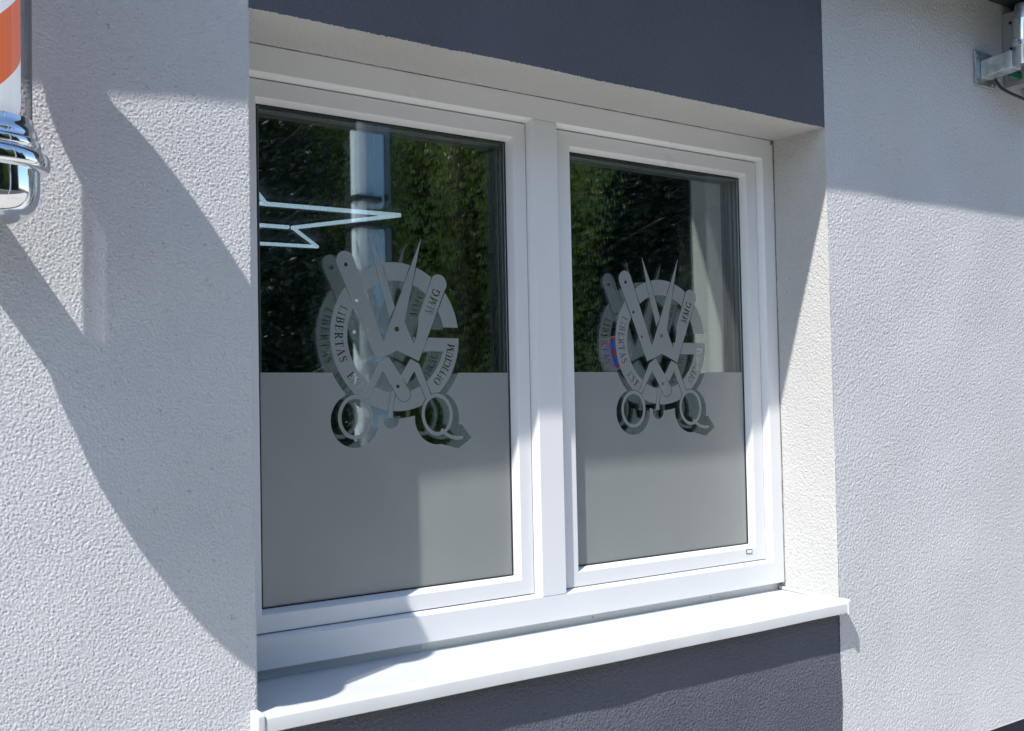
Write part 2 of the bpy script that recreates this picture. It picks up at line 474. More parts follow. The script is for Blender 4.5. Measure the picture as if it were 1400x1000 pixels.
# dark panel below the sill
zs = coords(-.165, -.14, .275, .278)
A, S = np.meshgrid(xx, zs, indexing='ij'); d = relief(A + 8.3, S + 2.7, .00045, .0012)
H_(sheet('dark_panel', np.stack([A, .001 - d, S], -1), M['dark'], house))
# plinth and base rail
H_(box('plinth', 1.6, 4.6, .012, .3, GROUND, -.168, M['plinth'], house))
H_(box('plinth', .0, 1.598, .0125, .3, GROUND, -.168, M['plinth'], house))
H_(box('base_rail', .0, 4.6, -.0035, .012, -.1672, -.1645, M['rail'], house))
# masonry core round the opening
H_(boxes('masonry', [(-3.2, -.004, .005, .30, GROUND + .001, 2.2), (1.604, 4.6, .005, .30, -.166, 2.2), (-.0039, 1.6039, .005, .30, H + .006, 2.19), (-.0039, 1.6039, .012, .30, -.1655, .272)], M['masonry'], house))
# eave
def eave():
    e = [(4.8, -.1995), (-.30, -.1995), (-.75, -.2100), (-1.4, -.2110), (-3.4, -.2115), (-3.4, .31), (4.8, .31)]
    n = len(e)
    V = [(x, y, EAVE_Z) for x, y in e] + [(x, y, EAVE_Z + .02) for x, y in e]
    return H_(mesh_obj('roof_eave', V, [tuple(range(n)), tuple(range(n, 2 * n))] + [(i, (i + 1) % n, (i + 1) % n + n, i + n) for i in range(n)], M['soffit'], house))
eave()
H_(box('fascia', -3.4, 4.8, -.212, -.2000, EAVE_Z + .040, EAVE_Z + .17, M['soffit'], house))
def roof():
    v = [(-3.4, -.225, EAVE_Z + .16), (4.8, -.225, EAVE_Z + .16), (4.8, 3.4, 3.6), (-3.4, 3.4, 3.6), (-3.4, 6.9, EAVE_Z + .16), (4.8, 6.9, EAVE_Z + .16)]
    v2 = [(a, b, c + .06) for a, b, c in v]
    f = [(0, 1, 2, 3), (3, 2, 5, 4), (6, 7, 8, 9), (9, 8, 11, 10), (0, 1, 7, 6), (4, 5, 11, 10), (0, 3, 9, 6), (3, 4, 10, 9), (1, 2, 8, 7), (2, 5, 11, 8)]
    return H_(mesh_obj('roof', v + v2, f, M['soffit'], house))
roof()
# room behind the window
H_(boxes('interior_wall', [(-1.2, -1.1, .31, 6.4, GROUND, 2.0), (4.4, 4.5, .31, 6.4, GROUND, 2.0), (-1.2, 4.5, 6.4, 6.5, GROUND, 2.0), (-1.1, -.06, .3005, .31, GROUND, 2.0), (1.66, 4.4, .3005, .31, GROUND, 2.0), (-.06, 1.66, .3005, .31, GROUND, .27), (-.06, 1.66, .3005, .31, 1.56, 2.0)], M['interior'], house))
H_(box('interior_floor', -1.1, 4.4, .31, 6.4, GROUND - .05, GROUND + .01, M['floor'], house))
H_(box('interior_ceiling', -1.2, 4.5, .31, 6.5, 2.001, 2.012, M['interior'], house))
H_(boxes('outer_wall', [(-3.2, -1.21, .301, 6.8, GROUND, 2.2), (4.51, 4.6, .301, 6.8, GROUND, 2.2), (-1.2, 4.5, 6.51, 6.8, GROUND, 2.2)], M['masonry'], house))

# ================================================================ THE WINDOW
win = thing('window', 'white two-sash plastic window with frosted barber emblems on its panes', 'window', (0.8, D, ZB))
WO = Vector((0.8, D, ZB))
def W_(o): o.location = -WO; return o
OUT = (-.015, 1.6 - .0, ZB, H + .012)
CE = (.0444, 1.5556, .377, 1.4618)                       # edge of the frame face
CB = (.0530, 1.5470, .3828, 1.4540)                      # foot of the frame chamfer
fr = W_(ring('outer_frame', [(*OUT, D + .07), (*OUT, D), (*CE, D), (*CB, DS - .001), (*CB, D + .07)], M['pvc'], win, bevel=.0012))
W_(box('rebate_seal', .045, 1.555, D + .045, D + .068, .378, 1.460, M['gasket'], win)) if False else None
def mullion():
    a, b, c, d_ = .7667, .8356, .7585, .8438
    y0, y1, y2 = D - .0005, DS - .001, D + .07
    sec = [(a, y0), (b, y0), (d_, y1), (d_, y2), (c, y2), (c, y1)]
    z0, z1 = .3775, 1.4612
    V = [(x, y, z0) for x, y in sec] + [(x, y, z1) for x, y in sec]
    Fc = [tuple(range(6)), tuple(range(6, 12))] + [(i, (i + 1) % 6, (i + 1) % 6 + 6, i + 6) for i in range(6)]
    return W_(mesh_obj('mullion', V, Fc, M['pvc'], win, bevel=.0012))
mullion()
W_(box('connection_profile', .001, 1.5985, D + .020, D + .06, .2965, ZB - .0005, M['pvc_strip'], win, bevel=.001))

SASH = []
SPACE_IN = .030
for (ox0, ox1, gx0, gx1) in ((.0550, .7560, .1052, .7115), (.8462, 1.5448, .8975, 1.4963)):
    O_ = (ox0, ox1, .3850, 1.4518); G_ = (gx0, gx1, .4281, 1.4077); Fi = inset(G_, -.0095)
    s = W_(ring('sash', [(*O_, DS + .05), (*O_, DS), (*Fi, DS), (*G_, DG - .0015), (*G_, DG + .0425), (*inset(O_, -.006), DG + .0425), (*inset(O_, -.006), DS + .05)], M['pvc'], win, bevel=.0011))
    c = lambda o: o
    # seal seen as the dark line round the sash
    W_(ring('sash_seal', [(*inset(O_, -.0022), DS + .014), (*inset(O_, .001), DS + .014), (*inset(O_, .001), DS + .04), (*inset(O_, -.0022), DS + .04)], M['gasket'], win))
    def S_(o, s=s): o.parent = s; return o
    S_(ring('glazing_gasket', [(*inset(G_, -.0015), DG - .0025), (*inset(G_, .0022), DG - .0025), (*inset(G_, .0022), DG + .0001), (*inset(G_, -.0015), DG + .0001)], M['gasket'], s))
    S_(box('outer_pane', gx0 + .0001, gx1 - .0001, DG + .0003, DG + .0043, .4282, 1.4076, M['glass'], s))
    S_(box('inner_pane', gx0 + .0001, gx1 - .0001, DG + SPACE_IN, DG + SPACE_IN + .004, .4282, 1.4076, M['coated'], s))
    for k, (y0, y1) in enumerate(((DG + .0046, DG + .0150), (DG + .0190, DG + SPACE_IN - .0003))):
        S_(ring('spacer_bar', [(*inset(G_, .0002), y0), (*inset(G_, .0085), y0), (*inset(G_, .0085), y1), (*inset(G_, .0002), y1)], M['spacer'], s, bevel=.001))
    S_(ring('spacer_seal', [(*inset(G_, .0002), DG + .0153), (*inset(G_, .007), DG + .0153), (*inset(G_, .007), DG + .0187), (*inset(G_, .0002), DG + .0187)], M['gasket'], s))
    S_(ring('inner_gasket', [(*inset(G_, .0002), DG + SPACE_IN + .0043), (*inset(G_, .005), DG + SPACE_IN + .0043), (*inset(G_, .005), DG + SPACE_IN + .010), (*inset(G_, .0002), DG + SPACE_IN + .010)], M['gasket'], s))
    SASH.append((s, G_))
# small maker's plate on the right sash
bd = box('badge', 1.4675, 1.4895, DS - .0012, DS - .0001, .4050, .4165, M['badge_dark'], SASH[1][0]); bd.name = 'badge'
box('badge_face', 1.4695, 1.4875, DS - .0019, DS - .0013, .4068, .4147, M['white'], SASH[1][0])
M['sealant'] = pmat('grey_joint_sealant', (.20, .19, .18), .7, noise=.5, nscale=30)
W_(boxes('joint_sealant', [(1.5972, 1.6012, D - .0018, D + .004, ZB, H - .002), (.001, 1.5971, D - .0014, D + .004, H - .0022, H + .002)], M['sealant'], win))
W_(boxes('corner_sealant', [(1.589, 1.5995, D - .003, D + .01, H - .013, H - .0023), (1.590, 1.5985, D - .002, D + .01, ZB - .006, ZB + .0005)], M['sealant'], win, bevel=.0015))
# screws in the bottom frame joint
for x, z in ((.455, .309), (.93, .3085), (1.33, .3085)):
    o = tube('screw', [(x, D + .0195, z), (x, D + .0182, z)], .0024, M['screw'], win, seg=10); W_(o)

# sill with folded lip and end caps
def sill():
    sec = [(DS + .008, .3035), (DS + .0065, .2985), (.0, .2893), (-.0285, .2880), (-.0304, .2873), (-.031, .2858), (-.031, .2640), (-.0285, .2625), (-.0285, .2632), (-.0295, .2648), (-.0293, .2850), (-.0275, .2868), (.0, .2875), (DS + .007, .2965)]
    xs = np.linspace(-.010, 1.599, 60)
    V, Fc = [], []
    n = len(sec)
    for i, x in enumerate(xs):
        wob = .0007 * math.sin(x * 5.1) + .0004 * math.sin(x * 13 + 1)
        for y, z in sec: V.append((x, y, z + wob * (1 if y < .1 else 0)))
    for i in range(len(xs) - 1):
        for k in range(n):
            l = (k + 1) % n
            Fc.append((i * n + k, i * n + l, (i + 1) * n + l, (i + 1) * n + k))
    Fc.append(tuple(range(n))); Fc.append(tuple(range(len(V) - n, len(V))))
    o = mesh_obj('window_sill', V, Fc, M['sill'], win)
    for p in o.data.polygons: p.use_smooth = True
    o.data.set_sharp_from_angle(angle=math.radians(50))
    W_(o)
    for x0, x1 in ((-.0150, -.0015), (1.5925, 1.6060)):
        # cap: flange rising beside the sill, rounded at its front corner
        prof = [(-.034, .2595), (-.034, .2900), (-.0325, .2950), (-.029, .2978), (-.0006, .2990)]
        prof2 = [(-.0006, .2595)]
        pr = prof + prof2
        V = [(x0, y, z) for y, z in pr] + [(x1, y, z) for y, z in pr]
        m_ = len(pr)
        Fc = [tuple(range(m_)), tuple(range(m_, 2 * m_))] + [(i, (i + 1) % m_, (i + 1) % m_ + m_, i + m_) for i in range(m_)]
        mesh_obj('end_cap', V, Fc, M['sill'], o, bevel=.002)
    # thin upstand along the right reveal
    V, Fc = [], []
    pr = [(-.0004, .299), (.19, .3085), (.19, .300), (-.0004, .289)]
    V = [(1.5935, y, z) for y, z in pr] + [(1.5990, y, z) for y, z in pr]
    Fc = [(0, 1, 2, 3), (4, 5, 6, 7)] + [(i, (i + 1) % 4, (i + 1) % 4 + 4, i + 4) for i in range(4)]
    mesh_obj('upstand', V, Fc, M['sill'], o, bevel=.001)
sill()

# ================================================================ FROSTED FILM WITH THE EMBLEM (drawn in mm about the pivot of the scissors)
RES = .5
GX = np.arange(-196, 200.01, RES); GZ = np.arange(-272, 212.01, RES)
XX, ZZ = np.meshgrid(GX, GZ, indexing='ij')
BIG = 50.0
def window(x0, x1, z0, z1, pad=24):
    i0 = max(0, int((x0 - pad - GX[0]) / RES)); i1 = min(len(GX), int((x1 + pad - GX[0]) / RES) + 2)
    j0 = max(0, int((z0 - pad - GZ[0]) / RES)); j1 = min(len(GZ), int((z1 + pad - GZ[0]) / RES) + 2)
    return slice(i0, i1), slice(j0, j1)
def blank(): return np.full(XX.shape, BIG)
def poly(pts, pad=24):
    pts = np.array(pts, float); o = blank()
    sl = window(pts[:, 0].min(), pts[:, 0].max(), pts[:, 1].min(), pts[:, 1].max(), pad)
    x, z = XX[sl], ZZ[sl]
    d = np.full(x.shape, 1e9); ins = np.zeros(x.shape, bool)
    n = len(pts)
    for i in range(n):
        a, b = pts[i], pts[(i + 1) % n]; e = b - a
        wx, wz = x - a[0], z - a[1]
        t = np.clip((wx * e[0] + wz * e[1]) / (e @ e), 0, 1)
        d = np.minimum(d, (wx - e[0] * t) ** 2 + (wz - e[1] * t) ** 2)
        c = (a[1] > z) != (b[1] > z)
        if e[1] != 0: ins ^= c & (x < e[0] * (z - a[1]) / e[1] + a[0])
    d = np.sqrt(d); o[sl] = np.where(ins, -d, d)
    return o
def disc(cx, cz, r): return np.hypot(XX - cx, ZZ - cz) - r
def ellipse(cx, cz, a, b, rot=0):
    c, s_ = math.cos(rot), math.sin(rot)
    x = (XX - cx) * c + (ZZ - cz) * s_; z = -(XX - cx) * s_ + (ZZ - cz) * c
    k1 = np.hypot(x / a, z / b); k2 = np.hypot(x / a ** 2, z / b ** 2) + 1e-9
    return k1 * (k1 - 1) / k2
def strokes(segs, o, pad=3):
    for (x0, z0, x1, z1, r) in segs:
        sl = window(min(x0, x1) - r, max(x0, x1) + r, min(z0, z1) - r, max(z0, z1) + r, pad)
        x, z = XX[sl] - x0, ZZ[sl] - z0; ex, ez = x1 - x0, z1 - z0
        t = np.clip((x * ex + z * ez) / (ex * ex + ez * ez + 1e-9), 0, 1)
        o[sl] = np.minimum(o[sl], np.hypot(x - ex * t, z - ez * t) - r)
    return o
U_ = lambda *a: np.minimum.reduce(a)
def cut(a, b, gap=0): return np.maximum(a, -(b - gap))

razor = poly([(-140.5, 134), (-52, -65), (0, -45), (20, -53), (-34, -27), (-100.5, 140)])
razor = U_(poly([(-139.5, 130), (-52, -65), (0, -45), (-34, -27), (-101, 144)]), disc(-120.5, 137.5, 20.2))
blade = poly([(65, 199), (27, 113), (-34, -27), (-40, -60), (0, -45), (41, -60), (41, -31), (19, 16), (46.5, 125)])
handle = U_(poly([(87.5, 104), (57, 34), (54, 26), (53.5, 12), (51.5, 0), (48, -16), (41, -31), (0, -45), (53.5, -67), (126.5, 97)]), disc(107, 100.5, 20.6))
Wf = U_(razor, blade, handle)
# V notch lower edge stays at the bottom line
Wf = np.maximum(Wf, -poly([(-60, -71), (-52, -66), (0, -45.5), (53.5, -68), (60, -90), (0, -110)]))
left_blade = cut(poly([(-63, 197), (-48, 129), (-17, 22), (-4, 46), (-32.5, 130)]), Wf, 2.0)
tongue = U_(poly([(-44, -69), (-22, -58), (9, -99), (29, -134), (0, -144), (-37, -86)]), disc(14.2, -136.5, 16))
mr = poly([(8, -98), (32, -62.5), (54, -73), (43, -86), (22, -116)])
legL = poly([(-45, -70), (-83, -141), (-72, -144), (-36, -88), (-30, -74)])
legR = poly([(54, -73), (41, -88), (70, -148), (84, -143)])
Hl = np.abs(ellipse(-102, -183, 36.5, 41.5, math.radians(-6))) - 4.0
Hr = np.abs(ellipse(98, -182, 36.0, 41.5, math.radians(6))) - 4.0
tail = strokes([(110, -216, 119, -224, 4), (119, -224, 131, -230.5, 4), (131, -230.5, 147, -234, 4), (147, -234, 161, -233.5, 4)], blank(), 20)
Mf = cut(U_(tongue, mr, legL, legR), Wf, 2.2)
Mf = U_(cut(U_(legL, legR), Wf, 2.2), cut(tongue, Wf, 2.2), cut(mr, Wf, 2.2))
hand = U_(Hl, Hr, tail)
stem = cut(poly([(-16, -131), (-22, -160), (-27.5, -187), (-13.5, -187), (-13, -160), (-4.5, -131)]), Mf, 2.0)
fillL = ellipse(-102, -183, 40.5, 45.5); fillR = ellipse(98, -182, 40.5, 45.5)
G_ring = np.maximum(disc(0, -16, 157), -disc(0, -16, 118.5))
G_gap = poly([(50, 6.5), (190, 6.5), (190, -16.5), (50, -16.5)])
G_ring = cut(G_ring, G_gap)
G_bar = np.maximum(poly([(40, -16.5), (160, -16.5), (160, -46), (40, -46)]), disc(0, -16, 157))
Gf = U_(G_ring, G_bar)
Gf = cut(Gf, U_(Wf, left_blade), 2.2)
Gf = cut(Gf, U_(Mf, stem), 1.9)
Gf = cut(Gf, U_(fillL, fillR), 2.0)
logo = U_(Wf, left_blade, Mf, stem, hand, Gf)
# inside of the W valley must stay open between razor and blade
for (x, z, r) in ((-119, 129.5, 4.2), (-95, 56.5, 3.6), (-68, -4, 3.8), (0, 0, 5.6), (0, -121, 4.0)):
    logo = np.maximum(logo, -disc(x, z, r))

# cut-out lettering: strokes in a unit-height box
T, N = .088, .034
def arc(cx, cz, rx, rz, a0, a1, n, w0, w1=None):
    out = []; w1 = w0 if w1 is None else w1
    for i in range(n):
        p, q = math.radians(a0 + (a1 - a0) * i / n), math.radians(a0 + (a1 - a0) * (i + 1) / n)
        mid = .5 * (p + q); w = w0 + (w1 - w0) * abs(math.cos(mid))
        out.append((cx + rx * math.cos(p), cz + rz * math.sin(p), cx + rx * math.cos(q), cz + rz * math.sin(q), w))
    return out
GL = {
 'L': (.68, [(.2, .05, .2, .95, T), (.04, 0, .62, 0, N), (.62, 0, .64, .24, N), (.04, 1, .36, 1, N)]),
 'I': (.42, [(.2, .05, .2, .95, T), (.04, 0, .36, 0, N), (.04, 1, .36, 1, N)]),
 'B': (.76, [(.2, .03, .2, .97, T), (.04, 0, .4, 0, N), (.04, 1, .4, 1, N), (.2, .53, .4, .53, N)] + arc(.36, .76, .22, .24, -90, 90, 8, N, T) + arc(.38, .27, .28, .27, -90, 90, 8, N, T)),
 'E': (.70, [(.2, .03, .2, .97, T), (.04, 0, .62, 0, N), (.04, 1, .6, 1, N), (.2, .52, .46, .52, N), (.62, 0, .65, .25, N), (.6, 1, .62, .76, N), (.46, .4, .46, .64, N)]),
 'R': (.80, [(.2, .03, .2, .97, T), (.04, 0, .36, 0, N), (.04, 1, .4, 1, N), (.2, .5, .4, .5, N), (.4, .48, .66, .04, T), (.62, 0, .8, 0, N)] + arc(.36, .75, .24, .25, -90, 90, 8, N, T)),
 'T': (.74, [(.37, .05, .37, .97, T), (.2, 0, .54, 0, N), (.04, 1, .7, 1, N), (.04, 1, .02, .74, N), (.7, 1, .72, .74, N)]),
 'A': (.80, [(.1, 0, .4, .98, N), (.4, .98, .68, .03, T), (.2, .34, .58, .34, N), (.0, 0, .22, 0, N), (.55, 0, .82, 0, N)]),
 'S': (.64, [(.56, .95, .54, .74, N), (.54, .8, .44, .96, N), (.44, .96, .28, .99, N), (.28, .99, .13, .9, .05), (.13, .9, .12, .72, T * .8), (.12, .72, .3, .56, T), (.3, .56, .48, .42, T), (.48, .42, .52, .22, T * .8), (.52, .22, .42, .05, .05), (.42, .05, .26, .0, N), (.26, 0, .12, .06, N), (.12, .06, .06, .26, N), (.06, .02, .06, .26, N)]),
 'O': (.86, arc(.42, .5, .34, .49, 0, 360, 22, N, T)),
 'F': (.66, [(.2, .03, .2, .97, T), (.04, 0, .38, 0, N), (.04, 1, .6, 1, N), (.2, .52, .46, .52, N), (.6, 1, .62, .76, N), (.46, .4, .46, .64, N)]),
 'C': (.78, arc(.42, .5, .34, .49, 48, 312, 18, N, T) + [(.66, .7, .68, .96, N), (.66, .3, .68, .06, N)]),
 'U': (.80, [(.2, .3, .2, .97, T), (.64, .3, .64, .97, N), (.04, 1, .36, 1, N), (.52, 1, .78, 1, N)] + arc(.42, .3, .22, .3, 180, 360, 10, .05, .05)),
 'M': (.98, [(.14, 0, .14, .97, N), (.14, .97, .44, .05, T), (.44, .05, .76, .97, N), (.78, .03, .78, .97, T), (.02, 0, .27, 0, N), (.62, 0, .94, 0, N), (.0, 1, .16, 1, N), (.76, 1, .94, 1, N)]),
 'G': (.86, arc(.42, .5, .34, .49, 48, 330, 18, N, T) + [(.66, .7, .68, .96, N), (.7, .04, .7, .42, T), (.55, .42, .84, .42, N)]),
}
text = blank()
def put(ch, ox, oz, ang, size, wid=1.0):
    w, segs = GL[ch]; c, s_ = math.cos(ang), math.sin(ang)
    out = []
    for x0, z0, x1, z1, r in segs:
        x0 = (x0 - w / 2) * wid; x1 = (x1 - w / 2) * wid; z0 -= .5; z1 -= .5
        out.append((ox + size * (x0 * c - z0 * s_), oz + size * (x0 * s_ + z0 * c), ox + size * (x1 * c - z1 * s_), oz + size * (x1 * s_ + z1 * c), r * size))
    strokes(out, text)
def ring_text(s_, a0, a1, size, rad=137.5):
    ws = [GL[c][0] for c in s_]; tot = sum(ws); acc = 0
    for c, w in zip(s_, ws):
        a = math.radians(a0 + (a1 - a0) * (acc + w / 2) / tot); acc += w
        put(c, rad * math.cos(a), -16 + rad * math.sin(a), a + math.pi / 2, size)
ring_text('LIBERTAS', 153.5, 203.5, 17.5)
ring_text('EST', 213.5, 231.5, 17.5)
ring_text('OFFICIUM', 313.5, 354.5, 17.0)
hd = math.atan2(.916, .40)
for ch, t_ in (('G', 19), ('M', 40), ('M', 61)):
    put(ch, 107 - .40 * t_ + 0, 99 - .916 * t_, hd, 18.5)
logo = np.maximum(logo, -text)

halo = U_(disc(0, -16, 172), disc(-103, -190, 56), disc(98, -189, 57), disc(-18, -190, 19), poly([(150, -205), (161, -205), (187, -235), (151, -257), (100, -244)]))
FROST = -92.0
frost = np.maximum(np.where(ZZ < 0, ZZ - FROST, BIG), -halo)
film = U_(logo, frost)

def contours(phi):
    """marching squares -> closed loops of (x, z) with linear interpolation"""
    P = np.pad(phi, 1, constant_values=1.0)
    ins = P < 0
    gx = np.concatenate([[GX[0] - 1e-3], GX, [GX[-1] + 1e-3]]); gz = np.concatenate([[GZ[0] - 1e-3], GZ, [GZ[-1] + 1e-3]])
    code = ins[:-1, :-1] * 1 + ins[1:, :-1] * 2 + ins[1:, 1:] * 4 + ins[:-1, 1:] * 8
    I, J = np.nonzero((code > 0) & (code < 15))
    TAB = {1: [(3, 0)], 2: [(0, 1)], 3: [(3, 1)], 4: [(1, 2)], 5: [(3, 0), (1, 2)], 6: [(0, 2)], 7: [(3, 2)], 8: [(2, 3)], 9: [(2, 0)], 10: [(0, 1), (2, 3)], 11: [(2, 1)], 12: [(1, 3)], 13: [(1, 0)], 14: [(0, 3)]}
    def ekey(i, j, e):
        return (0, i, j) if e == 0 else (1, i + 1, j) if e == 1 else (0, i, j + 1) if e == 2 else (1, i, j)
    nxt = {}
    for i, j in zip(I.tolist(), J.tolist()):
        for a, b in TAB[int(code[i, j])]: nxt[ekey(i, j, a)] = ekey(i, j, b)
    def pt(k):
        d_, i, j = k
        if d_ == 0: a, b = P[i, j], P[i + 1, j]; t = a / (a - b); return (gx[i] + (gx[i + 1] - gx[i]) * t, gz[j])
        a, b = P[i, j], P[i, j + 1]; t = a / (a - b); return (gx[i], gz[j] + (gz[j + 1] - gz[j]) * t)
    loops = []
    while nxt:
        k0, k = nxt.popitem(); lp = [pt(k0)]
        while k != k0 and k in nxt:
            lp.append(pt(k)); k = nxt.pop(k)
        loops.append(lp)
    return loops
def simplify(lp, tol=.07):
    pts = np.array(lp)
    if len(pts) < 8: return None
    area = .5 * abs(np.sum(pts[:, 0] * np.roll(pts[:, 1], -1) - np.roll(pts[:, 0], -1) * pts[:, 1]))
    if area < .5: return None
    n = len(pts); keep = np.zeros(n, bool)
    far = int(np.argmax(((pts - pts[0]) ** 2).sum(1))); keep[0] = keep[far] = True
    st = [(0, far), (far, n)]
    ext = np.vstack([pts, pts[:1]])
    while st:
        a, b = st.pop()
        if b - a < 2: continue
        e = ext[b] - ext[a]; L_ = np.hypot(*e) + 1e-12
        q = ext[a + 1:b] - ext[a]; d = np.abs(q[:, 0] * e[1] - q[:, 1] * e[0]) / L_
        m = int(np.argmax(d))
        if d[m] > tol: keep[a + 1 + m] = True; st += [(a, a + 1 + m), (a + 1 + m, b)]
    r = pts[keep]
    return r if len(r) >= 3 else None
loops = [s_ for s_ in (simplify(l) for l in contours(film)) if s_ is not None]
cu = bpy.data.curves.new('film_outline', 'CURVE'); cu.dimensions = '2D'; cu.fill_mode = 'BOTH'
for l in loops:
    sp = cu.splines.new('POLY'); sp.points.add(len(l) - 1)
    co = np.zeros((len(l), 4)); co[:, 0] = l[:, 0] * .001; co[:, 1] = l[:, 1] * .001; co[:, 3] = 1
    sp.points.foreach_set('co', co.reshape(-1)); sp.use_cyclic_u = True
tmp = bpy.data.objects.new('film_outline', cu); sc.collection.objects.link(tmp)
dg = bpy.context.evaluated_depsgraph_get()
me0 = bpy.data.meshes.new_from_object(tmp.evaluated_get(dg))
bpy.data.objects.remove(tmp)
vs = np.zeros(len(me0.vertices) * 3); me0.vertices.foreach_get('co', vs); vs = vs.reshape(-1, 3)
tris = [tuple(p.vertices) for p in me0.polygons]
print('film loops', len(loops), 'faces', len(tris))
YF = DG - .0003
for (s, G_), (px, pz) in zip(SASH, ((.4185, .9749), (1.1952, .9768))):
    V = [(px + v[0], YF, pz + v[1]) for v in vs]; Fc = list(tris)
    zt = pz + FROST * .001; zb = pz + GZ[0] * .001
    e = .0005
    for (a, b, c_, d_) in ((G_[0] + .002, px + GX[0] * .001, G_[2] + .002, zt), (px + GX[-1] * .001, G_[1] - .002, G_[2] + .002, zt), (px + GX[0] * .001, px + GX[-1] * .001, G_[2] + .002, zb)):
        n = len(V); V += [(a, YF, c_), (b, YF, c_), (b, YF, d_), (a, YF, d_)]; Fc.append((n, n + 1, n + 2, n + 3))
    me = bpy.data.meshes.new('emblem_film'); me.from_pydata(V, [], Fc); me.materials.append(M['film'])
    o = bpy.data.objects.new('emblem_film', me); link(o, s)

# ================================================================ BARBER POLE
PX, PY = -.473, -.1585
pole = thing('barber_pole', 'chrome and glass barber pole with orange-red and white spiral at left edge', 'barber pole', (PX, PY, 1.07))
def P_(o): o.location = o.location + Vector((0, 0, -1.07)); return o
bowl = [(.0, 1.079), (.030, 1.079), (.046, 1.0798), (.056, 1.0822), (.064, 1.0865), (.0705, 1.0930), (.0755, 1.1015), (.0785, 1.1115), (.0795, 1.122), (.0795, 1.146)]
fl = [(.0795, 1.146), (.0885, 1.1475), (.0915, 1.1500), (.0925, 1.1545), (.0925, 1.1640), (.0905, 1.1690), (.0850, 1.1725), (.0795, 1.1740), (.0790, 1.1760), (.0800, 1.1775), (.0810, 1.182), (.0800, 1.187), (.0775, 1.189), (.0765, 1.191), (.0770, 1.196), (.0755, 1.203), (.0725, 1.2065), (.0715, 1.212), (.0708, 1.218), (.060, 1.218)]
P_(lathe('lower_cup', bowl, M['chrome'], pole, seg=96))
P_(lathe('lower_flange', fl, M['chrome'], pole, seg=96))
mz = 1.218 + 1.515
P_(lathe('upper_flange', [(r, mz - z) for r, z in reversed(fl)], M['chrome'], pole, seg=96))
P_(lathe('upper_cup', [(.0795, 1.587), (.0790, 1.596), (.0750, 1.606), (.066, 1.615), (.050, 1.623), (.030, 1.628), (0, 1.630)], M['chrome'], pole, seg=96))
P_(lathe('glass_tube', [(.0695, 1.2185), (.0695, 1.5145)], M['tube'], pole, seg=96))
co = lathe('striped_cylinder', [(0, -.1462), (.0545, -.1462), (.0545, .1462), (0, .1462)], M['stripe'], pole, seg=96)
co.location = (0, 0, 1.3655 - 1.07)
# wall arms
def arm(zc, name):
    v, f = box_vf(-.028, .028, .066, -PY - .0015, zc - .03, zc + .03)
    return P_(mesh_obj(name, v, f, M['chrome'], pole, bevel=.004))
arm(1.14, 'wall_arm'); arm(1.592, 'wall_arm')
for zc in (1.14, 1.592):
    v, f = box_vf(-.05, .05, -PY - .006, -PY - .001, zc - .045, zc + .045)
    P_(mesh_obj('wall_plate', v, f, M['chrome'], pole, bevel=.002))

# ================================================================ GALVANISED BRACKET
br = thing('steel_bracket', 'galvanised steel wall bracket holding a short upright tube', 'bracket', (2.372, 0, 1.79))
BO = Vector((2.372, 0, 1.79))
def B_(o): o.location = -BO; return o
B_(box('wall_plate', 2.319, 2.425, -.0072, -.0016, 1.741, 1.842, M['galv'], br, bevel=.0008))
for x in (2.330, 2.414):
    for z in (1.752, 1.831):
        B_(tube('bolt', [(x, -.0074, z), (x, -.0125, z)], .0052, M['screw'], br, seg=8))
# arm leans to the right as it leaves the wall
a0, a1 = Vector((2.372, -.0075, 1.789)), Vector((2.385, -.098, 1.802))
def arm_mesh():
    V = []
    for p in (a0, a1):
        for dx, dz in ((-.026, -.026), (.026, -.026), (.026, .026), (-.026, .026)): V.append((p.x + dx, p.y, p.z + dz))
    return V, [(0, 1, 2, 3), (4, 5, 6, 7), (0, 1, 5, 4), (1, 2, 6, 5), (2, 3, 7, 6), (3, 0, 4, 7)]
v, f = arm_mesh(); B_(mesh_obj('arm', v, f, M['galv'], br, bevel=.002))
tx, ty = 2.392, -.118
B_(lathe('upright_tube', [(0, 1.782), (.0255, 1.782), (.0268, 1.784), (.0268, 1.918), (.0245, 1.919), (.0215, 1.919)], M['galv_tube'], br, seg=40, loc=(tx, ty, 0)))
B_(lathe('inner_tube', [(.0205, 1.91), (.0205, 1.962), (.019, 1.964), (0, 1.964)], M['galv'], br, seg=32, loc=(tx, ty, 0)))
B_(lathe('clamp_band', [(.0270, 1.834), (.0305, 1.835), (.0305, 1.852), (.0270, 1.853)], M['galv'], br, seg=32, loc=(tx, ty, 0)))
B_(box('clamp_ear', tx - .047, tx - .028, ty - .006, ty + .006, 1.835, 1.852, M['galv'], br, bevel=.001))
B_(box('clamp_ear', tx + .028, tx + .075, ty - .006, ty + .006, 1.835, 1.852, M['galv'], br, bevel=.001))
B_(tube('bolt', [(tx - .040, ty - .012, 1.8435), (tx - .040, ty + .012, 1.8435)], .005, M['screw'], br, seg=8))
